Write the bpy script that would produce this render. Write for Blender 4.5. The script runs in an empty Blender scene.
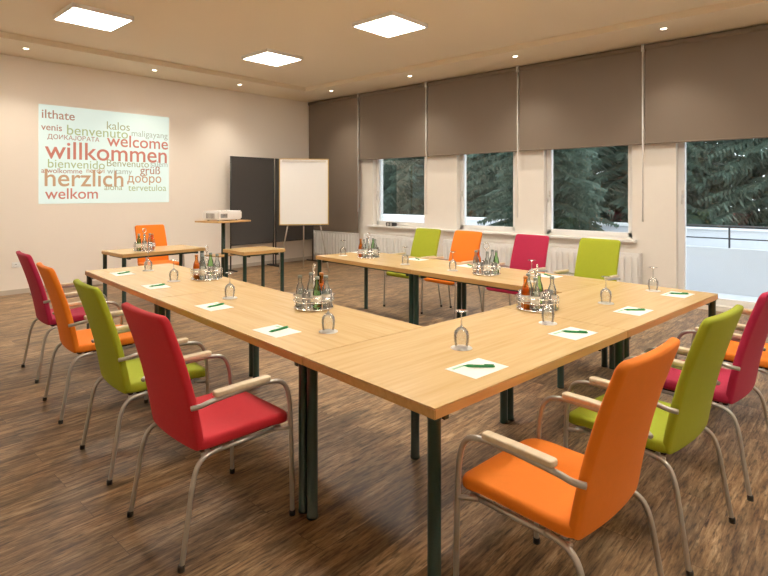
import bpy, math, random
from mathutils import Vector, Matrix
random.seed(7)
sc = bpy.context.scene
COL = sc.collection

# ------------------------------------------------------------------ materials
def new_mat(name):
    m = bpy.data.materials.new(name); m.use_nodes = True
    nt = m.node_tree
    return m, nt, nt.nodes, nt.links, nt.nodes['Principled BSDF']

def simple(name, col, rough=0.5, metal=0.0, var=0.0, nscale=8.0, bump=0.0, bscale=200.0, sheen=0.0, emit=None, estr=0.0):
    m, nt, N, L, b = new_mat(name)
    b.inputs['Roughness'].default_value = rough
    b.inputs['Metallic'].default_value = metal
    if sheen: b.inputs['Sheen Weight'].default_value = sheen
    tc = N.new('ShaderNodeTexCoord')
    nz = N.new('ShaderNodeTexNoise'); nz.inputs['Scale'].default_value = nscale; nz.inputs['Detail'].default_value = 3
    L.new(tc.outputs['Object'], nz.inputs['Vector'])
    mx = N.new('ShaderNodeMix'); mx.data_type = 'RGBA'
    v = var
    mx.inputs[6].default_value = (col[0]*(1-v), col[1]*(1-v), col[2]*(1-v), 1)
    mx.inputs[7].default_value = (min(1, col[0]*(1+v)), min(1, col[1]*(1+v)), min(1, col[2]*(1+v)), 1)
    L.new(nz.outputs['Fac'], mx.inputs[0]); L.new(mx.outputs[2], b.inputs['Base Color'])
    if bump:
        n2 = N.new('ShaderNodeTexNoise'); n2.inputs['Scale'].default_value = bscale; n2.inputs['Detail'].default_value = 2
        L.new(tc.outputs['Object'], n2.inputs['Vector'])
        bp = N.new('ShaderNodeBump'); bp.inputs['Strength'].default_value = bump; bp.inputs['Distance'].default_value = 0.002
        L.new(n2.outputs['Fac'], bp.inputs['Height']); L.new(bp.outputs[0], b.inputs['Normal'])
    if emit:
        b.inputs['Emission Color'].default_value = (*emit, 1); b.inputs['Emission Strength'].default_value = estr
    return m

def thin_glass(name, tint=(1, 1, 1), gl=1.0, rough=0.0, ior=1.45, edge=None):
    m = bpy.data.materials.new(name); m.use_nodes = True
    nt = m.node_tree; N = nt.nodes; L = nt.links
    N.remove(N['Principled BSDF']); out = N['Material Output']
    tr = N.new('ShaderNodeBsdfTransparent'); tr.inputs['Color'].default_value = (*tint, 1)
    g = N.new('ShaderNodeBsdfGlossy'); g.inputs['Roughness'].default_value = rough
    fr = N.new('ShaderNodeFresnel'); fr.inputs['IOR'].default_value = ior
    mt = N.new('ShaderNodeMath'); mt.operation = 'MULTIPLY'; mt.inputs[1].default_value = gl; mt.use_clamp = True
    mx = N.new('ShaderNodeMixShader')
    L.new(fr.outputs[0], mt.inputs[0]); L.new(mt.outputs[0], mx.inputs[0])
    L.new(tr.outputs[0], mx.inputs[1]); L.new(g.outputs[0], mx.inputs[2])
    if edge:
        df = N.new('ShaderNodeBsdfDiffuse'); df.inputs['Color'].default_value = (*edge[1],1)
        m2 = N.new('ShaderNodeMixShader'); m2.inputs[0].default_value = edge[0]
        L.new(mx.outputs[0], m2.inputs[1]); L.new(df.outputs[0], m2.inputs[2]); L.new(m2.outputs[0], out.inputs[0])
    else: L.new(mx.outputs[0], out.inputs[0])
    return m

def beech(name, c1, c2, rough=0.35):
    m, nt, N, L, b = new_mat(name)
    b.inputs['Roughness'].default_value = rough
    tc = N.new('ShaderNodeTexCoord'); mp = N.new('ShaderNodeMapping')
    mp.inputs['Scale'].default_value = (1.2, 22, 22)
    L.new(tc.outputs['Object'], mp.inputs[0])
    nz = N.new('ShaderNodeTexNoise'); nz.inputs['Scale'].default_value = 2.0; nz.inputs['Detail'].default_value = 6
    L.new(mp.outputs[0], nz.inputs['Vector'])
    cr = N.new('ShaderNodeValToRGB')
    cr.color_ramp.elements[0].position = 0.3; cr.color_ramp.elements[0].color = (*c1, 1)
    cr.color_ramp.elements[1].position = 0.7; cr.color_ramp.elements[1].color = (*c2, 1)
    L.new(nz.outputs['Fac'], cr.inputs[0]); L.new(cr.outputs[0], b.inputs['Base Color'])
    return m

def floor_mat():
    m, nt, N, L, b = new_mat('rustic_plank_vinyl')
    tc = N.new('ShaderNodeTexCoord')
    br = N.new('ShaderNodeTexBrick')
    br.inputs['Scale'].default_value = 1.0; br.inputs['Mortar Size'].default_value = 0.0012
    br.inputs['Brick Width'].default_value = 1.5; br.inputs['Row Height'].default_value = 0.19
    br.inputs['Color1'].default_value = (0, 0, 0, 1); br.inputs['Color2'].default_value = (1, 1, 1, 1)
    br.inputs['Mortar'].default_value = (0.5, 0.5, 0.5, 1); br.offset = 0.37; br.inputs['Bias'].default_value = 0.0
    L.new(tc.outputs['Object'], br.inputs['Vector'])
    sep = N.new('ShaderNodeVectorMath'); sep.operation = 'MULTIPLY_ADD'
    L.new(br.outputs['Color'], sep.inputs[0]); sep.inputs[1].default_value = (7.3, 3.1, 5.0)
    L.new(tc.outputs['Object'], sep.inputs[2])
    mp = N.new('ShaderNodeMapping'); mp.inputs['Scale'].default_value = (2.2, 20, 1)
    L.new(sep.outputs[0], mp.inputs[0])
    n1 = N.new('ShaderNodeTexNoise'); n1.inputs['Scale'].default_value = 1.8; n1.inputs['Detail'].default_value = 12; n1.inputs['Roughness'].default_value = 0.76
    n1.inputs['Distortion'].default_value = 0.3
    L.new(mp.outputs[0], n1.inputs['Vector'])
    cr = N.new('ShaderNodeValToRGB'); e = cr.color_ramp.elements
    e[0].position = 0.36; e[0].color = (0.050, 0.024, 0.010, 1)
    e[1].position = 0.68; e[1].color = (0.58, 0.42, 0.25, 1)
    a = cr.color_ramp.elements.new(0.43); a.color = (0.180, 0.095, 0.040, 1)
    a = cr.color_ramp.elements.new(0.54); a.color = (0.330, 0.200, 0.096, 1)
    L.new(n1.outputs['Fac'], cr.inputs[0])
    mp2 = N.new('ShaderNodeMapping'); mp2.inputs['Scale'].default_value = (2.5, 7, 1); L.new(sep.outputs[0], mp2.inputs[0])
    n2 = N.new('ShaderNodeTexNoise'); n2.inputs['Scale'].default_value = 1.2; n2.inputs['Detail'].default_value = 5
    L.new(mp2.outputs[0], n2.inputs['Vector'])
    mr = N.new('ShaderNodeMapRange'); mr.inputs[1].default_value = 0.3; mr.inputs[2].default_value = 0.7; mr.inputs[3].default_value = 0.5; mr.inputs[4].default_value = 1.35
    L.new(n2.outputs['Fac'], mr.inputs[0])
    mr2 = N.new('ShaderNodeMapRange'); mr2.inputs[3].default_value = 0.85; mr2.inputs[4].default_value = 1.12
    L.new(br.outputs['Color'], mr2.inputs[0])
    mu = N.new('ShaderNodeMath'); mu.operation = 'MULTIPLY'; L.new(mr.outputs[0], mu.inputs[0]); L.new(mr2.outputs[0], mu.inputs[1])
    # fine dark pores / gouges
    mp3 = N.new('ShaderNodeMapping'); mp3.inputs['Scale'].default_value = (9, 60, 1); L.new(sep.outputs[0], mp3.inputs[0])
    n3 = N.new('ShaderNodeTexNoise'); n3.inputs['Scale'].default_value = 1.5; n3.inputs['Detail'].default_value = 4
    L.new(mp3.outputs[0], n3.inputs['Vector'])
    mr3 = N.new('ShaderNodeMapRange'); mr3.inputs[1].default_value = 0.33; mr3.inputs[2].default_value = 0.48; mr3.inputs[3].default_value = 0.35; mr3.inputs[4].default_value = 1.0
    L.new(n3.outputs['Fac'], mr3.inputs[0])
    mu2 = N.new('ShaderNodeMath'); mu2.operation = 'MULTIPLY'; L.new(mu.outputs[0], mu2.inputs[0]); L.new(mr3.outputs[0], mu2.inputs[1])
    vm = N.new('ShaderNodeVectorMath'); vm.operation = 'SCALE'; L.new(cr.outputs[0], vm.inputs[0]); L.new(mu2.outputs[0], vm.inputs['Scale'])
    mix = N.new('ShaderNodeMix'); mix.data_type = 'RGBA'; L.new(br.outputs['Fac'], mix.inputs[0])
    L.new(vm.outputs[0], mix.inputs[6]); mix.inputs[7].default_value = (0.08, 0.048, 0.026, 1)
    L.new(mix.outputs[2], b.inputs['Base Color'])
    b.inputs['Roughness'].default_value = 0.48
    bp = N.new('ShaderNodeBump'); bp.inputs['Strength'].default_value = 0.15; bp.inputs['Distance'].default_value = 0.002
    L.new(n1.outputs['Fac'], bp.inputs['Height']); L.new(bp.outputs[0], b.inputs['Normal'])
    return m

M = {}
M['wall'] = simple('wall_plaster', (0.90, 0.83, 0.75), 0.9, var=0.02, nscale=2, bump=0.1, bscale=120)
M['ceil'] = simple('ceiling_paint', (0.82, 0.72, 0.56), 0.9, var=0.02, nscale=1.5)
M['floor'] = floor_mat()
M['white'] = simple('white_lacquer', (0.87, 0.87, 0.86), 0.35, var=0.01)
M['pillar'] = simple('white_wall_paint', (0.87, 0.83, 0.77), 0.8, var=0.02)
M['base'] = simple('baseboard_paint', (0.55, 0.48, 0.40), 0.5)
M['blind'] = simple('blind_fabric', (0.180, 0.142, 0.110), 0.9, var=0.04, nscale=3, bump=0.15, bscale=400)
M['alu'] = simple('brushed_aluminium', (0.72, 0.70, 0.67), 0.35, 0.9, var=0.03)
M['chrome'] = simple('chrome', (0.85, 0.85, 0.85), 0.12, 1.0)
M['tube'] = simple('satin_steel_tube', (0.50, 0.48, 0.44), 0.38, 0.75, var=0.03)
M['beech'] = beech('beech_laminate', (0.68, 0.45, 0.19), (0.78, 0.55, 0.27), 0.24)
M['edge'] = beech('beech_edge', (0.54, 0.30, 0.09), (0.64, 0.38, 0.13), 0.4)
M['arm'] = beech('beech_armrest', (0.68, 0.55, 0.36), (0.78, 0.65, 0.45), 0.35)
M['green_leg'] = simple('dark_green_powdercoat', (0.005, 0.028, 0.020), 0.35, 0.0)
M['black'] = simple('black_plastic', (0.012, 0.012, 0.013), 0.45)
M['red'] = simple('fabric_red', (0.56, 0.008, 0.020), 0.85, var=0.06, nscale=30, bump=0.3, bscale=500, sheen=0.04)
M['crimson'] = simple('fabric_crimson', (0.44, 0.004, 0.050), 0.85, var=0.06, nscale=30, bump=0.3, bscale=500, sheen=0.04)
M['orange'] = simple('fabric_orange', (0.88, 0.20, 0.003), 0.85, var=0.05, nscale=30, bump=0.3, bscale=500, sheen=0.02)
M['lime'] = simple('fabric_lime', (0.35, 0.41, 0.008), 0.85, var=0.05, nscale=30, bump=0.3, bscale=500, sheen=0.02)
M['glass'] = thin_glass('drinking_glass', (0.96, 0.97, 0.96), 3.0, edge=(0.09,(0.95,0.95,0.93)))
M['pane'] = thin_glass('window_glass', (0.95, 0.98, 0.97), 0.7)
M['paper'] = simple('paper', (0.88, 0.92, 0.87), 0.8)
M['pstripe'] = simple('paper_print', (0.30, 0.62, 0.40), 0.8)
M['pen'] = simple('green_pen_plastic', (0.01, 0.26, 0.06), 0.3)
M['coaster'] = simple('coaster_paper', (0.90, 0.88, 0.84), 0.8)
M['panel'] = simple('light_panel_glow', (0.9, 0.9, 0.9), 0.5, emit=(1.0, 0.90, 0.76), estr=28.0)
M['spotglow'] = simple('spot_glow', (0.9, 0.9, 0.9), 0.5, emit=(1.0, 0.82, 0.55), estr=20.0)
M['board_grey'] = simple('pinboard_felt', (0.048, 0.044, 0.042), 0.95, var=0.08, nscale=40)
M['flip'] = simple('flipchart_paper', (0.93, 0.93, 0.92), 0.6)
M['flip_frame'] = simple('flipchart_frame', (0.55, 0.36, 0.10), 0.4)
M['b_orange'] = thin_glass('juice_bottle', (0.95, 0.52, 0.15), 1.5)
M['b_green'] = thin_glass('green_bottle', (0.55, 0.82, 0.50), 1.5)
M['b_clear'] = thin_glass('water_bottle', (0.88, 0.93, 0.93), 2.2, edge=(0.06,(0.85,0.9,0.9)))
M['juice'] = simple('orange_juice', (0.85, 0.33, 0.04), 0.4)
M['label'] = simple('bottle_label', (0.78, 0.76, 0.68), 0.6)
M['cap'] = simple('bottle_cap', (0.30, 0.36, 0.34), 0.35, 0.4)
M['capr'] = simple('bottle_cap_red', (0.60, 0.22, 0.05), 0.35, 0.2)
M['needle'] = simple('spruce_needles', (0.058, 0.092, 0.062), 0.8, var=0.6, nscale=3)
M['bark'] = simple('spruce_bark', (0.06, 0.045, 0.035), 0.9, var=0.3)
M['ground'] = simple('outside_ground', (0.45, 0.46, 0.46), 0.95, var=0.25, nscale=0.6)
M['outwall'] = simple('outside_render', (0.62, 0.63, 0.66), 0.9, var=0.03)

# ------------------------------------------------------------------ mesh builder
class MB:
    def __init__(s): s.v = []; s.f = []; s.mi = []; s.mats = []; s.sm = []
    def _m(s, mat):
        if mat not in s.mats: s.mats.append(mat)
        return s.mats.index(mat)
    def add(s, vs, fs, mat, smooth=False, T=None):
        o = len(s.v); k = s._m(mat)
        for p in vs:
            p = Vector(p)
            if T is not None: p = T @ p
            s.v.append(tuple(p))
        for f in fs:
            s.f.append([i + o for i in f]); s.mi.append(k); s.sm.append(smooth)
    def box(s, a, b, mat, T=None, bev=0.0):
        x0, y0, z0 = a; x1, y1, z1 = b
        if bev <= 0:
            vs = [(x0,y0,z0),(x1,y0,z0),(x1,y1,z0),(x0,y1,z0),(x0,y0,z1),(x1,y0,z1),(x1,y1,z1),(x0,y1,z1)]
            fs = [(0,3,2,1),(4,5,6,7),(0,1,5,4),(1,2,6,5),(2,3,7,6),(3,0,4,7)]
            s.add(vs, fs, mat, False, T)
        else:
            import bmesh
            bm = bmesh.new(); bmesh.ops.create_cube(bm, size=1)
            for v in bm.verts:
                v.co = Vector(((x0+x1)/2 + v.co.x*(x1-x0), (y0+y1)/2 + v.co.y*(y1-y0), (z0+z1)/2 + v.co.z*(z1-z0)))
            bmesh.ops.bevel(bm, geom=bm.edges[:], offset=bev, segments=2, affect='EDGES')
            bm.verts.index_update()
            s.add([v.co.copy() for v in bm.verts], [[v.index for v in f.verts] for f in bm.faces], mat, False, T)
            bm.free()
    def lathe(s, prof, mat, n=20, T=None, capb=True, capt=True):
        vs = []; fs = []
        for r, z in prof:
            for i in range(n):
                a = 2*math.pi*i/n; vs.append((r*math.cos(a), r*math.sin(a), z))
        for j in range(len(prof)-1):
            for i in range(n):
                i2 = (i+1) % n
                fs.append((j*n+i, j*n+i2, (j+1)*n+i2, (j+1)*n+i))
        if capb: fs.append(tuple(reversed(range(n))))
        if capt: fs.append(tuple(range((len(prof)-1)*n, len(prof)*n)))
        s.add(vs, fs, mat, True, T)
    def tube(s, pts, r, mat, n=10, T=None, smoothpath=0, closed=False):
        P = [Vector(p) for p in pts]
        if smoothpath:
            Q = []
            for i in range(len(P)-1):
                p0 = P[max(i-1,0)]; p1 = P[i]; p2 = P[i+1]; p3 = P[min(i+2,len(P)-1)]
                for k in range(smoothpath):
                    t = k/smoothpath
                    Q.append(0.5*((2*p1)+(-p0+p2)*t+(2*p0-5*p1+4*p2-p3)*t*t+(-p0+3*p1-3*p2+p3)*t**3))
            Q.append(P[-1]); P = Q
        m = len(P); vs = []; fs = []
        tn = []
        for i in range(m):
            if closed: t = P[(i+1) % m]-P[(i-1) % m]
            else: t = P[min(i+1,m-1)]-P[max(i-1,0)]
            tn.append(t.normalized())
        up = Vector((0,0,1)) if abs(tn[0].z) < 0.9 else Vector((1,0,0))
        a = tn[0].cross(up).normalized()
        for i in range(m):
            a = (a - tn[i]*a.dot(tn[i])).normalized(); b = tn[i].cross(a)
            for k in range(n):
                w = 2*math.pi*k/n; vs.append(P[i]+(a*math.cos(w)+b*math.sin(w))*r)
        for i in range(m if closed else m-1):
            i2 = (i+1) % m
            for k in range(n):
                k2 = (k+1) % n; fs.append((i*n+k, i*n+k2, i2*n+k2, i2*n+k))
        if not closed:
            fs.append(tuple(reversed(range(n)))); fs.append(tuple(range((m-1)*n, m*n)))
        s.add(vs, fs, mat, True, T)
    def slab(s, w, h, cr, t, mat, fn, T=None, rd=0.012):
        out = []
        hw, hh = w/2-cr, h/2-cr
        corners = [(hw,hh,0),(-hw,hh,90),(-hw,-hh,180),(hw,-hh,270)]
        for ci,(cx,cy,a0) in enumerate(corners):
            for k in range(6):
                a = math.radians(a0+90*k/5); out.append((cx+cr*math.cos(a), cy+cr*math.sin(a)))
            nx,ny,na = corners[(ci+1) % 4]; a = math.radians(na)
            q = (nx+cr*math.cos(a), ny+cr*math.sin(a)); p = out[-1]
            for k in range(1,8): out.append((p[0]+(q[0]-p[0])*k/8, p[1]+(q[1]-p[1])*k/8))
        n = len(out); rings = []
        for sc_ in (0.15,0.35,0.55,0.75,0.9): rings.append((sc_,0,-t/2))
        for k in range(5):
            a = math.pi/2*k/4; rings.append((1, rd*(1-math.sin(a)), -t/2+rd*(1-math.cos(a))))
        for k in range(5):
            a = math.pi/2*k/4; rings.append((1, rd*(1-math.cos(a)), t/2-rd+rd*math.sin(a)))
        for sc_ in (0.9,0.75,0.55,0.35,0.15): rings.append((sc_,0,t/2))
        vs = []; fs = []
        for sc_,ins,z in rings:
            fx = sc_*(1-ins/(w/2)) ; fy = sc_*(1-ins/(h/2))
            if sc_ < 1: fx *= (1-rd/(w/2)); fy *= (1-rd/(h/2))
            for x,y in out: vs.append(fn(x*fx, y*fy, z))
        for j in range(len(rings)-1):
            for i in range(n):
                i2 = (i+1) % n; fs.append((j*n+i, j*n+i2, (j+1)*n+i2, (j+1)*n+i))
        fs.append(tuple(reversed(range(n)))); fs.append(tuple(range((len(rings)-1)*n, len(rings)*n)))
        s.add(vs, fs, mat, True, T)
    def mesh(s, name):
        me = bpy.data.meshes.new(name); me.from_pydata(s.v, [], s.f)
        for m in s.mats: me.materials.append(m)
        me.polygons.foreach_set('material_index', s.mi); me.polygons.foreach_set('use_smooth', s.sm)
        me.update(); return me

def obj(name, data, parent=None, loc=(0,0,0), rz=0.0):
    o = bpy.data.objects.new(name, data); COL.objects.link(o)
    o.location = loc; o.rotation_euler = (0,0,rz)
    if parent: o.parent = parent
    return o
def group(name, parts, loc, rz=0.0):
    e = obj(name, None, None, loc, rz); e.empty_display_size = 0.1
    for pn, me in parts: obj(pn, me, e)
    return e
def trs(x,y,z,rz=0): return Matrix.Translation((x,y,z)) @ Matrix.Rotation(rz,4,'Z')

# ------------------------------------------------------------------ room
XW, YB, XL, YR, H, HT = 7.86, 9.33, -1.6, -2.2, 3.49, 3.57
def single(name, build, loc=(0,0,0), rz=0):
    b = MB(); build(b); return obj(name, b.mesh(name), None, loc, rz)
single('floor', lambda b: b.box((XL-0.2,YR-0.2,-0.1),(XW+0.3,YB+0.2,0),M['floor']))
single('wall_back', lambda b: b.box((XL-0.2,YB,0),(XW+0.3,YB+0.2,3.8),M['wall']))
single('wall_left', lambda b: b.box((XL-0.2,YR,0),(XL,YB,3.8),M['wall']))
single('wall_rear', lambda b: b.box((XL-0.2,YR-0.2,0),(XW+0.3,YR,3.8),M['wall']))
def ceil(b):
    b.box((XL,YR,HT),(XW,YB,3.8),M['ceil'])
    b.box((XW-1.0,YR,H),(XW,YB,HT),M['ceil']); b.box((XL,YB-1.0,H),(XW-1.0,YB,HT),M['ceil'])
single('ceiling', ceil)
WIN = [(6.13,7.44,0.84),(4.29,5.42,0.84),(2.49,3.80,0.84),(-0.10,1.94,0.06)]
WT = 2.45
def wwall(b):
    ys = sorted(WIN); cur = YR
    for y0,y1,z0 in ys:
        b.box((XW,cur,0),(XW+0.3,y0,3.8),M['pillar'])
        b.box((XW,y0,0),(XW+0.3,y1,z0),M['pillar']); b.box((XW,y0,WT),(XW+0.3,y1,3.8),M['pillar'])
        cur = y1
    b.box((XW,cur,0),(XW+0.3,YB,3.8),M['pillar'])
single('wall_window', wwall)
for i,(y0,y1,z0) in enumerate(WIN):
    b = MB(); x0, x1 = XW+0.10, XW+0.17; fw = 0.05
    b.box((x0,y0,z0),(x1,y0+fw,WT),M['white'],bev=0.004); b.box((x0,y1-fw,z0),(x1,y1,WT),M['white'],bev=0.004)
    b.box((x0,y0,z0),(x1,y1,z0+fw),M['white'],bev=0.004); b.box((x0,y0,WT-fw),(x1,y1,WT),M['white'],bev=0.004)
    sx0, sx1, sw = x0-0.015, x1-0.01, 0.055
    a0, a1, c0, c1 = y0+fw*0.6, y1-fw*0.6, z0+fw*0.6, WT-fw*0.6
    b.box((sx0,a0,c0),(sx1,a0+sw,c1),M['white'],bev=0.006); b.box((sx0,a1-sw,c0),(sx1,a1,c1),M['white'],bev=0.006)
    b.box((sx0,a0,c0),(sx1,a1,c0+sw),M['white'],bev=0.006); b.box((sx0,a0,c1-sw),(sx1,a1,c1),M['white'],bev=0.006)
    b2 = MB(); b2.box((x0+0.03,a0+sw*0.8,c0+sw*0.8),(x0+0.036,a1-sw*0.8,c1-sw*0.8),M['pane'])
    b3 = MB(); hy = a1-0.03
    b3.box((sx0-0.012,hy-0.014,1.42),(sx0,hy+0.014,1.52),M['alu'],bev=0.003); b3.tube([(sx0-0.01,hy,1.46),(sx0-0.05,hy,1.46),(sx0-0.055,hy,1.34)],0.009,M['alu'])
    group('window_%d'%(i+1), [('frame',b.mesh('frame')),('glass_pane',b2.mesh('glass_pane')),('handle',b3.mesh('handle'))], (0,0,0))
single('trim_1', lambda b: b.box((XW-0.10,2.42,0.805),(XW+0.10,7.52,0.838),M['white'],bev=0.006))
single('baseboard_back', lambda b: b.box((XL,YB-0.014,0),(XW,YB,0.07),M['base']))
single('baseboard_left', lambda b: b.box((XL,YR,0),(XL+0.014,YB-0.014,0.07),M['base']))
single('baseboard_window', lambda b: b.box((XW-0.014,2.2,0),(XW,YB-0.014,0.07),M['base']))
BL = [(7.74,9.28,0.68),(6.01,7.70,2.15),(4.19,5.97,2.15),(2.33,4.15,2.15),(0.47,2.29,2.15),(-1.40,0.43,2.15)]
for y0,y1,zb in BL:
    b = MB(); b.box((XW-0.125,y0,zb),(XW-0.119,y1,H-0.05),M['blind'])
    c = MB(); c.tube([(XW-0.122,y0,zb),(XW-0.122,y1,zb)],0.012,M['blind']); c.tube([(XW-0.115,y0,H-0.045),(XW-0.115,y1,H-0.045)],0.038,M['blind'],n=14)
    d = MB(); d.tube([(XW-0.14,y0-0.018,H-0.05),(XW-0.14,y0-0.018,1.1)],0.009,M['white'],n=6)
    for yy in (y0-0.012,y1+0.002): d.box((XW-0.16,yy,H-0.10),(XW-0.07,yy+0.008,H),M['white'])
    group('roller_blind', [('fabric',b.mesh('fabric')),('rods',c.mesh('rods')),('cord_and_brackets',d.mesh('cord'))], (0,0,0))
def radiator(b, L):
    b.box((-0.09,-L/2,0.13),(-0.075,L/2,0.66),M['white'],bev=0.004); b.box((-0.02,-L/2,0.13),(-0.005,L/2,0.66),M['white'],bev=0.004)
    n = int(L/0.085)
    for i in range(n):
        y = -L/2+0.04+i*(L-0.08)/(n-1)
        b.box((-0.135,y-0.022,0.17),(-0.088,y+0.022,0.62),M['white'],bev=0.01)
        b.box((-0.09,y-0.002,0.64),(-0.015,y+0.002,0.665),M['white'])
    for y in (-L/2,L/2-0.01): b.box((-0.13,y,0.13),(0.0,y+0.01,0.665),M['white'])
    for y in (-L/2+0.15,L/2-0.15): b.box((-0.09,y-0.02,0.0),(-0.02,y+0.02,0.14),M['white'])
    b.tube([(-0.05,L/2,0.2),(-0.05,L/2+0.07,0.2),(-0.05,L/2+0.07,0.0)],0.01,M['white'])
    b.lathe([(0.018,0),(0.022,0.01),(0.022,0.05),(0.016,0.06)],M['white'],14,T=Matrix.Translation((-0.05,L/2+0.01,0.57))@Matrix.Rotation(-math.pi/2,4,'X'))
for yc,L_ in ((8.45,1.3),(6.75,1.6),(4.85,1.5),(3.10,1.5)):
    single('radiator', lambda b: radiator(b,L_), (XW-0.03,yc,0))
def socket(b):
    b.box((-0.08,-0.012,-0.04),(0.08,0,0.04),M['white'],bev=0.003)
    for x in (-0.04,0.04):
        b.lathe([(0.026,0),(0.026,0.004),(0.020,0.004),(0.019,0.001)],M['white'],18,T=Matrix.Translation((x,-0.012,0))@Matrix.Rotation(math.pi/2,4,'X'))
        for q in (-0.008,0.008): b.box((x+q-0.002,-0.0145,-0.002),(x+q+0.002,-0.0125,0.002),M['black'])
single('power_socket', socket, (2.26,YB,0.43))

for px in (2.40,4.95):
    for py in (6.8,4.4,2.0,-0.4):
        b = MB(); s_ = 0.33
        for (ax,ay,bx,by) in ((-s_,-s_,s_,-s_+0.02),(-s_,s_-0.02,s_,s_),(-s_,-s_+0.02,-s_+0.02,s_-0.02),(s_-0.02,-s_+0.02,s_,s_-0.02)):
            b.box((ax,ay,-0.05),(bx,by,0),M['white'])
        c = MB(); c.box((-s_+0.02,-s_+0.02,-0.045),(s_-0.02,s_-0.02,-0.010),M['panel'])
        group('ceiling_light_panel', [('housing',b.mesh('housing')),('diffuser',c.mesh('diffuser'))], (px,py,HT))
spots = [(7.15,y) for y in (7.9,5.9,3.9,1.9)] + [(x,8.70) for x in (0.4,2.2,4.0,5.6)]
for x,y in spots:
    b = MB(); b.lathe([(0.050,0),(0.050,-0.006),(0.038,-0.008),(0.034,-0.004)],M['alu'],20,capb=False,capt=False)
    c = MB(); c.lathe([(0.034,-0.003),(0.001,-0.003)],M['spotglow'],20,capb=False,capt=False)
    g = group('recessed_spotlight', [('ring',b.mesh('ring')),('lamp',c.mesh('lamp'))], (x,y,H))
    li = bpy.data.lights.new('spot','SPOT'); li.energy = 70; li.color = (1,0.86,0.68); li.spot_size = math.radians(105); li.spot_blend = 1.0; li.shadow_soft_size = 0.05
    o = obj('spot_beam', li, g, (0,0,-0.02))

# ------------------------------------------------------------------ projected slide
PW, PH = 2.03, 1.51; PX, PZ = 2.52, 1.32
slide = obj('projected_slide', None, None, (PX, YB-0.004, PZ))
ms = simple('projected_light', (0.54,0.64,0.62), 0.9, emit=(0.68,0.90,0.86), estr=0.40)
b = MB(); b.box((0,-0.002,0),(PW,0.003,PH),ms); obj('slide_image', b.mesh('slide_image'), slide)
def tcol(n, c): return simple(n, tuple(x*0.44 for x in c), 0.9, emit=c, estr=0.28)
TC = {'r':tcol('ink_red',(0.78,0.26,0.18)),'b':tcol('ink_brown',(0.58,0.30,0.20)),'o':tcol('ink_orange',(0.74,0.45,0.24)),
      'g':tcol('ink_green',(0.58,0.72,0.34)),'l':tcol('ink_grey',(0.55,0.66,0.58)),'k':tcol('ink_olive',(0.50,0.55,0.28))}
words = [
 ('ilthate',41,74,116,'b'),('kalos',106,129,127,'k'),('venis',41,62,128,'b'),('benvenuto',66,127,133,'g'),('maligayang',131,167,135,'l'),
 ('ДОИКАЈОВАТА',47,99,138.5,'b'),('welcome',107,168,143.5,'r'),('willkommen',45,167,154.5,'r'),('bienvenido',47,104,165,'g'),
 ('Benvenuto',106,148,164.5,'k'),('salem',150,167,165,'l'),('a wolkomme',41,82,171,'b'),('nerdvi',86,104,171,'o'),('добро',127,161,180,'o'),
 ('witamy',107,132,172,'l'),('herzlich',43,122,180,'o'),('grüß',140,160,171.5,'b'),('welkom',45,98,194.5,'r'),('aloha',104,122,188,'k'),('tervetuloa',128,166,189,'g')]
def umap(px):
    t = (px-384)/540.0; X = YB*(0.7399+0.6727*t)/(0.6727-0.7399*t); return X
for w,x0,x1,yc,c in words:
    X0, X1 = umap(x0), umap(x1); u = ((x0+x1)/2-39)/130.0
    top = 104+13*u; zc = PH*(1-(yc-top)/(203-top))
    cu = bpy.data.curves.new('word','FONT'); cu.body = w; cu.size = 1; cu.align_x = 'LEFT'; cu.align_y = 'BOTTOM_BASELINE'
    if c in 'rbo': cu.offset = 0.008
    cu.materials.append(TC[c])
    o = bpy.data.objects.new('word', cu); COL.objects.link(o)
    bpy.context.view_layer.update()
    s_ = (X1-X0)/max(o.dimensions.x,0.01)
    o.parent = slide; o.rotation_euler = (math.pi/2,0,0); o.scale = (s_,s_,s_)
    o.location = (X0-PX, -0.004, zc-0.25*s_)

# ------------------------------------------------------------------ table U
PHI = math.radians(-5); P0 = Vector((1.52,1.14)); e_ = Vector((-math.sin(PHI),math.cos(PHI))); n_ = Vector((math.cos(PHI),math.sin(PHI)))
def U(a,b): p = P0+n_*a+e_*b; return p.x,p.y
TT = 0.74
def table_parts(L_,W_):
    t = MB(); t.box((-L_/2,-W_/2,TT-0.004),(L_/2,W_/2,TT),M['beech'],bev=0.0015)
    ed = MB(); ed.box((-L_/2,-W_/2,TT-0.042),(L_/2,W_/2,TT-0.004),M['edge'],bev=0.003)
    f = MB(); i = 0.032
    for sx in (-1,1):
        for sy in (-1,1):
            x, y = sx*(L_/2-i), sy*(W_/2-i)
            f.lathe([(0.027,0),(0.027,0.012),(0.025,0.014),(0.025,TT-0.055),(0.029,TT-0.043)],M['green_leg'],18,T=trs(x,y,0))
    for sy in (-1,1): y = sy*(W_/2-0.12); f.box((-L_/2+0.09,y-0.012,TT-0.075),(L_/2-0.09,y+0.012,TT-0.043),M['green_leg'])
    for sx in (-1,1): x = sx*(L_/2-0.10); f.box((x-0.012,-W_/2+i,TT-0.075),(x+0.012,W_/2-i,TT-0.043),M['green_leg'])
    return [('tabletop',t.mesh('tabletop')),('edge_band',ed.mesh('edge_band')),('leg_frame',f.mesh('leg_frame'))]
tA = table_parts(1.577,0.817); tB = table_parts(1.847,0.817); tC = table_parts(1.597,0.80)
def table(parts,a,b,rot90): x,y = U(a,b); group('conference_table',parts,(x,y,0),PHI+(math.pi/2 if rot90 else 0))
table(tA,0.79,0.41,False); table(tA,2.37,0.41,False)
table(tB,0.41,0.822+0.925,True); table(tB,0.41,0.822+2.775,True)
table(tC,3.16-0.40,0.822+0.80,True); table(tC,3.16-0.40,0.822+2.40,True)
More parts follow.
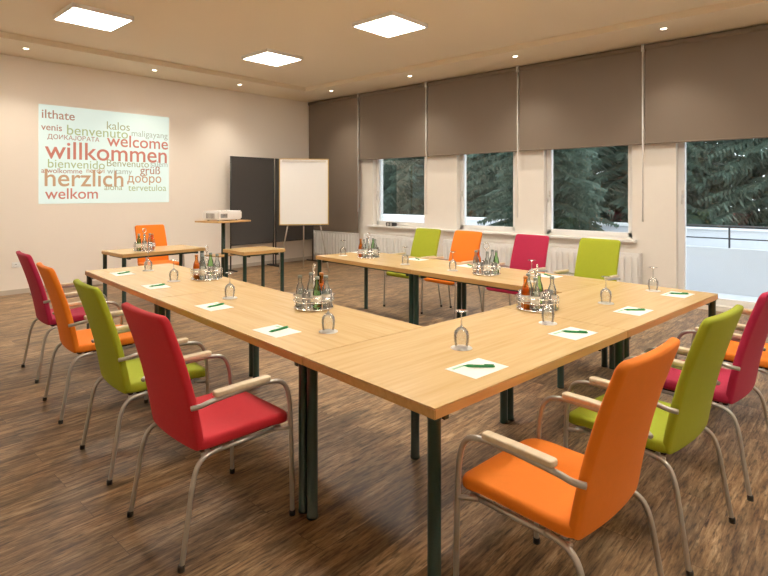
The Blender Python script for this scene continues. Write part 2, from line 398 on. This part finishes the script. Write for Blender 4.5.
group('conference_table', table_parts(1.10,0.66), (3.27,7.10,0), 0.0)
group('side_table', table_parts(0.62,0.55), (4.17,6.13,0), math.radians(-4))

# ------------------------------------------------------------------ chairs
def seat_fn(x,y,z):
    yy = y/0.235
    dz = -0.028*max(0,yy-0.55)**1.6*2.2 - 0.010*(1-(x/0.24)**2)*(1-yy*yy)
    if z > 0: dz += 0.004*(1-(x/0.24)**2)
    return (x, y+0.02, 0.452+z+dz)
def back_fn(x,y,z):
    s = (y+0.29)/0.58
    tx = x*(1.0-0.06*s)
    yy = -0.205-0.155*s+0.018*math.sin(s*math.pi)+0.35*x*x
    return (tx, yy-z*0.97, 0.425+0.580*s-z*0.2)
def chair_parts(mat, seatmat=None):
    s = MB(); s.slab(0.475,0.47,0.05,0.05,seatmat or mat,seat_fn,rd=0.018)
    u = MB(); u.box((-0.19,-0.18,0.405),(0.19,0.17,0.424),M['black'],bev=0.004)
    k = MB(); k.slab(0.460,0.58,0.030,0.036,mat,back_fn,rd=0.012)
    f = MB(); a = MB()
    for sx in (-1,1):
        X = 0.268*sx
        f.tube([(X,0.235,0.0),(X,0.232,0.2),(X,0.225,0.45),(X,0.215,0.56),(X,0.185,0.625),(X,0.12,0.648),(X,0.0,0.650),(X,-0.16,0.640),(X*0.98,-0.21,0.630),(X*0.90,-0.245,0.622)],0.0105,M['tube'],n=10,smoothpath=5)
        f.tube([(X*0.84,-0.10,0.412),(X*0.88,-0.19,0.400),(X*0.92,-0.235,0.34),(X*0.95,-0.265,0.18),(X*0.97,-0.295,0.0)],0.0105,M['tube'],n=10,smoothpath=5)
        f.tube([(X*0.84,-0.19,0.408),(X*0.84,0.20,0.408)],0.010,M['tube'],n=8)
        f.tube([(X*0.84,0.16,0.408),(X,0.222,0.408)],0.009,M['tube'],n=8)
        for (yy) in (0.235,-0.295):
            q = X if yy > 0 else X*0.97
            f.lathe([(0.014,0),(0.014,0.02),(0.012,0.024)],M['black'],12,T=trs(q,yy,0))
        a.slab(0.040,0.27,0.012,0.022,M['arm'],lambda x,y,z,X=X:(X+x, y-0.025, 0.669+z-0.02*max(0,(-y))*1.2),rd=0.006)
    f.tube([(-0.225,0.19,0.408),(0.225,0.19,0.408)],0.009,M['tube'],n=8); f.tube([(-0.225,-0.15,0.408),(0.225,-0.15,0.408)],0.009,M['tube'],n=8)
    return [('seat',s.mesh('seat')),('seat_pan',u.mesh('seat_pan')),('backrest',k.mesh('backrest')),('frame',f.mesh('frame')),('armrests',a.mesh('armrests'))]
C = {k:chair_parts(M[k]) for k in ('red','crimson','orange','lime')}
def chair(col,x,y,deg): group('conference_chair', C[col], (x,y,0), math.radians(deg))
chair('red',1.345,2.28,-92); chair('lime',1.42,3.14,-95); chair('orange',1.50,4.13,-96); chair('crimson',1.62,5.12,-94)
chair('orange',1.86,0.86,-5); chair('lime',2.65,0.80,-6); chair('crimson',3.43,0.72,-5); chair('orange',4.24,0.64,-5)
chair('lime',5.46,4.48,86); chair('orange',5.44,3.84,84); chair('crimson',5.42,2.95,85); chair('lime',5.40,2.17,85)
chair('orange',3.62,7.72,178)

# ------------------------------------------------------------------ tableware
g = MB(); Z0 = 0.0025
g.lathe([(0.031,0),(0.036,0.03),(0.038,0.055),(0.034,0.078),(0.020,0.094),(0.006,0.102),(0.0035,0.112),(0.0035,0.165),(0.008,0.172),(0.033,0.178),(0.033,0.1795),(0.0,0.181)],M['glass'],24,capb=False,capt=False,T=trs(0,0,Z0))
co = MB(); co.lathe([(0.052,0),(0.052,0.002)],M['coaster'],28)
GL = [('glass',g.mesh('glass')),('coaster',co.mesh('coaster'))]
def wglass(x,y): group('wine_glass',GL,(x,y,TT+0.0005),random.random())
for p in [(2.20,1.49),(2.95,1.40),(3.75,1.36),(4.46,1.26),(1.97,2.20),(2.12,3.42),(2.20,4.42),(2.33,5.20)]: wglass(*p)
for a,b in [(2.62,1.25),(2.62,2.12),(2.60,2.75),(2.60,3.80)]:
    x,y = U(a,b); wglass(x,y)
pp = MB(); pp.box((-0.115,-0.082,0),(0.115,0.082,0.0012),M['paper']); ps = MB(); ps.box((-0.095,0.05,0.0013),(-0.02,0.064,0.0017),M['pstripe'])
PPs = [('sheet',pp.mesh('sheet')),('print',ps.mesh('print'))]
pn = MB(); RY = Matrix.Rotation(math.pi/2,4,'Y')
pn.lathe([(0.001,-0.070),(0.003,-0.060),(0.0055,-0.052),(0.0058,0.0),(0.0052,0.055),(0.004,0.066)],M['pen'],12,T=RY)
pn.box((0.02,-0.0015,0.0055),(0.062,0.0015,0.0085),M['pen']); 
pg = MB(); pg.lathe([(0.0062,-0.05),(0.0062,-0.025)],M['pen'],12,T=RY)
PNs = [('barrel',pn.mesh('barrel')),('grip',pg.mesh('grip'))]
def setting(x,y,deg,pdeg):
    group('notepaper',PPs,(x,y,TT+0.0005),math.radians(deg)); r = math.radians(pdeg)
    group('ballpoint_pen',PNs,(x+0.01,y-0.005,TT+0.0082),r)
for (x,y) in [(1.995,1.27),(2.83,1.20),(3.62,1.14),(4.42,1.08)]: setting(x,y,-5+random.uniform(-3,3),-58+random.uniform(-8,8))
for (x,y) in [(1.79,2.42),(1.89,3.24),(1.98,4.28),(2.08,5.18)]: setting(x,y,-95+random.uniform(-3,3),10+random.uniform(-8,8))
for a,b in [(2.98,1.32),(2.98,2.2),(2.98,2.95),(2.98,3.9)]:
    x,y = U(a,b); setting(x,y,85,60)

def rack():
    f = MB()
    f.lathe([(0.13,0.004),(0.132,0.008),(0.13,0.012),(0.0,0.012)],M['chrome'],32,capt=False)
    for k in range(4):
        a = math.pi/2*k+0.3; f.lathe([(0.008,0),(0.008,0.005)],M['black'],10,T=trs(0.11*math.cos(a),0.11*math.sin(a),0))
    for zz in (0.055,0.085):
        f.tube([(0.133*math.cos(2*math.pi*i/32),0.133*math.sin(2*math.pi*i/32),zz) for i in range(32)],0.003,M['chrome'],n=6,closed=True)
    for k in range(8):
        a = 2*math.pi*k/8+0.2; f.tube([(0.133*math.cos(a),0.133*math.sin(a),0.008),(0.133*math.cos(a),0.133*math.sin(a),0.085)],0.0022,M['chrome'],n=6)
    f.tube([(0,0,0.012),(0,0,0.235)],0.004,M['chrome'],n=8)
    f.tube([(0.028*math.cos(2*math.pi*i/20),0,0.262+0.028*math.sin(2*math.pi*i/20)) for i in range(20)],0.0035,M['chrome'],n=6,closed=True)
    bt = MB(); tb = MB(); lb = MB()
    kinds = ['b_clear','tum','b_clear','tum','b_green','b_clear','tum','b_orange']
    for k,kd in enumerate(kinds):
        a = 2*math.pi*k/8; T = trs(0.092*math.cos(a),0.092*math.sin(a),0.0125)
        if kd == 'tum':
            tb.lathe([(0.031,0),(0.027,0.105),(0.0,0.106)],M['glass'],20,T=T,capb=False,capt=False)
        else:
            bt.lathe([(0.0,0.0),(0.026,0.001),(0.028,0.006),(0.028,0.105),(0.024,0.13),(0.013,0.160),(0.0125,0.195)],M[kd],20,T=T,capb=False,capt=False)
            if kd == 'b_orange': bt.lathe([(0.0255,0.004),(0.0255,0.104),(0.021,0.13)],M['juice'],18,T=T)
            lb.lathe([(0.0286,0.045),(0.0286,0.088)],M['label'],20,T=T,capb=False,capt=False)
            lb.lathe([(0.0145,0.190),(0.0145,0.204),(0.012,0.207)],M['capr'] if kd=='b_orange' else M['cap'],16,T=T)
    return [('carrier',f.mesh('carrier')),('bottles',bt.mesh('bottles')),('tumblers',tb.mesh('tumblers')),('labels_and_caps',lb.mesh('labels'))]
RK = rack()
for x,y in [(2.31,2.72),(3.26,1.62),(2.45,4.32),(4.33,2.66),U(2.70,3.45),(3.08,6.98)]: group('bottle_carrier',RK,(x,y,TT+0.0005),random.random()*6)

# ------------------------------------------------------------------ projector + stand
st = MB()
st.box((-0.29,-0.24,1.085),(0.29,0.24,1.105),M['edge'],bev=0.003)
st.tube([(0,0,0.10),(0,0,1.085)],0.028,M['green_leg'],n=16)
st.lathe([(0.045,0.09),(0.045,0.14),(0.03,0.16)],M['green_leg'],16)
wh = MB()
for k in range(4):
    a = math.pi/4+math.pi/2*k; c_,s_ = math.cos(a),math.sin(a)
    st.tube([(0,0,0.11),(0.28*c_,0.28*s_,0.075)],0.018,M['green_leg'],n=10)
    wh.lathe([(0.03,-0.012),(0.034,-0.006),(0.034,0.006),(0.03,0.012)],M['black'],18,T=Matrix.Translation((0.28*c_,0.28*s_,0.034))@Matrix.Rotation(math.pi/2,4,'X'))
    wh.tube([(0.28*c_,0.28*s_,0.034),(0.28*c_,0.28*s_,0.08)],0.008,M['alu'],n=8)
sh = MB(); sh.box((-0.2,-0.16,0.62),(0.2,0.16,0.635),M['edge'],bev=0.003)
group('projector_stand',[('top_and_column',st.mesh('st')),('castors',wh.mesh('wh')),('shelf',sh.mesh('sh'))],(4.05,6.70,0),math.radians(10))
pj = MB(); pj.box((-0.22,-0.16,0.012),(0.22,0.16,0.135),M['white'],bev=0.018)
for i in range(10): pj.box((-0.17+i*0.012,-0.162,0.040),(-0.164+i*0.012,-0.158,0.100),M['black'])
for i in range(7): pj.box((-0.222,-0.09+i*0.025,0.035),(-0.218,-0.08+i*0.025,0.105),M['black'])
ln = MB(); ln.lathe([(0.04,0),(0.042,0.02),(0.036,0.022),(0.030,0.012)],M['black'],24,T=Matrix.Translation((0.08,0.155,0.07))@Matrix.Rotation(-math.pi/2,4,'X'))
ln.lathe([(0.03,0.012),(0.0,0.020)],M['b_clear'],24,capb=False,capt=False,T=Matrix.Translation((0.08,0.155,0.07))@Matrix.Rotation(-math.pi/2,4,'X'))
ft = MB()
for x in (-0.16,0.16):
    for y in (-0.1,0.1): ft.lathe([(0.012,0),(0.012,0.013)],M['black'],12,T=trs(x,y,0))
for i in range(3): ft.box((-0.06+i*0.04,-0.05,0.135),(-0.04+i*0.04,-0.035,0.138),M['black'])
group('projector',[('body',pj.mesh('pj')),('lens',ln.mesh('ln')),('feet_and_buttons',ft.mesh('ft'))],(4.05,6.72,1.1055),math.radians(10))

# ------------------------------------------------------------------ pinboards + flipchart
def pinboard(w):
    p = MB(); p.box((-w/2+0.02,-0.012,0.50),(w/2-0.02,0.012,2.16),M['board_grey'])
    f = MB()
    for x in (-w/2+0.01,w/2-0.01):
        f.tube([(x,0,0.03),(x,0,2.18)],0.014,M['black'],n=10); f.tube([(x,-0.22,0.016),(x,0.20,0.016)],0.015,M['black'],n=10)
    f.tube([(-w/2,0,2.17),(w/2,0,2.17)],0.012,M['black'],n=8); f.tube([(-w/2,0,0.49),(w/2,0,0.49)],0.012,M['black'],n=8)
    return [('felt_panel',p.mesh('p')),('frame',f.mesh('f'))]
PB = pinboard(1.0)
group('pinboard',PB,(6.10,9.02,0),0); group('pinboard',PB,(7.14,9.02,0),0)
fb = MB(); fb.box((-0.44,-0.012,-0.60),(0.44,0.012,0.60),M['flip'],bev=0.003)
fr = MB()
for a,c in (((-0.455,-0.018,-0.615),(0.455,0.014,-0.598)),((-0.455,-0.018,0.598),(0.455,0.014,0.615)),((-0.455,-0.018,-0.615),(-0.438,0.014,0.615)),((0.438,-0.018,-0.615),(0.455,0.014,0.615))): fr.box(a,c,M['flip_frame'])
fr.box((-0.40,-0.035,0.55),(0.40,-0.012,0.585),M['alu'],bev=0.004); fr.box((-0.42,-0.075,-0.635),(0.42,-0.012,-0.62),M['black'],bev=0.003)
fl = MB()
fl.tube([(-0.10,0.035,0.45),(-0.30,0.022,-0.62),(-0.46,-0.02,-1.49)],0.013,M['alu'],n=10); fl.tube([(0.10,0.035,0.45),(0.30,0.022,-0.62),(0.46,-0.02,-1.49)],0.013,M['alu'],n=10)
fl.tube([(0,0.04,0.45),(0,0.55,-1.49)],0.013,M['alu'],n=10); fl.box((-0.14,0.012,0.38),(0.14,0.05,0.48),M['black'],bev=0.005)
ob = group('flipchart',[('paper_pad',fb.mesh('fb')),('board_frame',fr.mesh('fr')),('tripod',fl.mesh('fl'))],(6.42,7.84,1.503),math.radians(-38))

sp = MB(); sp.box((-0.06,-0.10,0),(0.06,0.10,0.07),M['black'],bev=0.01)
sp.lathe([(0.028,0),(0.03,0.004),(0.02,0.002)],M['alu'],18,T=Matrix.Translation((-0.06,0.04,0.036))@Matrix.Rotation(-math.pi/2,4,'Y'))
sp.lathe([(0.028,0),(0.03,0.004),(0.02,0.002)],M['alu'],18,T=Matrix.Translation((-0.06,-0.04,0.036))@Matrix.Rotation(-math.pi/2,4,'Y'))
obj('radio_speaker', sp.mesh('sp'), None, (XW,6.95,0.8385))

# ------------------------------------------------------------------ outside
single('ground', lambda b: b.box((XW+0.3,-25,-0.6),(60,45,-0.35),M['ground']))
single('garden_wall', lambda b: (b.box((12.6,-12,-0.348),(12.8,26,0.74),M['outwall']), b.box((12.56,-12,0.74),(12.84,26,0.80),M['white'])))
def balc(b):
    b.box((XW+0.3,-1.2,-0.2),(9.5,2.6,-0.02),M['outwall'])
    b.box((9.4,-1.2,-0.2),(9.5,2.6,0.66),M['outwall']); 
def rail(b):
    b.tube([(9.45,-1.2,0.98),(9.45,2.6,0.98)],0.022,M['black']);
    for i in range(5): b.tube([(9.45,-1.15+i*0.92,0.66),(9.45,-1.15+i*0.92,0.98)],0.014,M['black'])
    b.tube([(9.45,-1.2,0.80),(9.45,2.6,0.80)],0.010,M['black'])
bb = MB(); balc(bb); br_ = MB(); rail(br_)
group('balcony',[('slab_and_parapet',bb.mesh('b')),('railing',br_.mesh('r'))],(0,0,0))
def spruce(seed,Ht,R):
    rnd = random.Random(seed); t = MB(); nd = MB()
    t.lathe([(0.20,0),(0.14,Ht*0.4),(0.03,Ht*0.97)],M['bark'],12)
    z = 1.1; vs = []; fs = []
    while z < Ht-0.1:
        k = 1-(z-0.9)/(Ht-0.9); Lb = R*(k**0.85)
        nb = 11
        off = rnd.random()*6
        for i in range(nb):
            a = off+2*math.pi*i/nb+rnd.uniform(-.2,.2); L_ = Lb*rnd.uniform(.75,1.1); d = Vector((math.cos(a),math.sin(a),0)); s = Vector((-d.y,d.x,0))
            m = max(5,int(L_/0.085))
            zz = z+rnd.uniform(-.12,.12)
            for j in range(m):
                q = (j+1)/m; c = Vector((0,0,zz))+d*(L_*q)+Vector((0,0,-0.42*L_*q*q*0.6+0.05*q))
                tl = (0.14+0.30*L_*0.45*math.sin(math.pi*min(1,q*0.95+0.05)))*rnd.uniform(.6,1.2)
                for sg in (-1,1):
                    tip = c+s*sg*tl+d*tl*0.45+Vector((0,0,-tl*rnd.uniform(.25,.8)))
                    wv = (d*0.036+Vector((0,0,rnd.uniform(-.03,.03))))
                    o = len(vs); mid = (c+tip)/2+Vector((0,0,0.02))
                    vs += [c, mid+wv, tip, mid-wv-Vector((0,0,0.05))]; fs.append((o,o+1,o+2,o+3))
                o = len(vs); tp = c+Vector((rnd.uniform(-.05,.05),rnd.uniform(-.05,.05),-rnd.uniform(.12,.3)))
                vs += [c-d*0.05, c+d*0.05, tp]; fs.append((o,o+1,o+2))
        z += 0.21
    nd.add(vs,fs,M['needle'])
    return [('trunk',t.mesh('trunk')),('needle_branches',nd.mesh('needles'))]
S1 = spruce(1,10,2.5); S2 = spruce(2,12,2.9)
for i,(x,y,k) in enumerate([(15.6,1.2,0),(15.2,4.8,1),(15.9,8.2,0),(15.4,11.8,1),(16.0,15.6,0),(21,-1.5,1),(22,5,1),(22,11,0),(21.5,17.5,1),(21,23,1),(11.0,5.3,2),(27,8,1),(28,16,1)]):
    g_ = group('spruce_tree', S1 if k != 1 else S2, (x,y,-0.35), i*1.3)
    if k == 2: g_.scale = (0.62,0.62,0.62)

w = bpy.data.worlds.new('overcast_sky'); sc.world = w; w.use_nodes = True
N = w.node_tree.nodes; L = w.node_tree.links; bg = N['Background']
tc = N.new('ShaderNodeTexCoord'); sx = N.new('ShaderNodeSeparateXYZ'); cr = N.new('ShaderNodeValToRGB')
cr.color_ramp.elements[0].color = (0.80,0.86,0.95,1); cr.color_ramp.elements[1].color = (0.68,0.76,0.88,1)
L.new(tc.outputs['Generated'],sx.inputs[0]); L.new(sx.outputs['Z'],cr.inputs[0]); L.new(cr.outputs[0],bg.inputs['Color']); bg.inputs['Strength'].default_value = 4.0

cd = bpy.data.cameras.new('camera'); cam = bpy.data.objects.new('camera',cd); COL.objects.link(cam)
cam.location = (0,0,1.5); cam.rotation_euler = (math.pi/2,0,math.radians(-47.73))
cd.sensor_width = 36; cd.lens = 540/768*36; cd.shift_y = -96/768; cd.clip_start = 0.05; cd.clip_end = 200
sc.camera = cam
sc.view_settings.view_transform = 'Standard'; sc.view_settings.look = 'None'; sc.view_settings.exposure = 0.33; sc.view_settings.gamma = 1.12
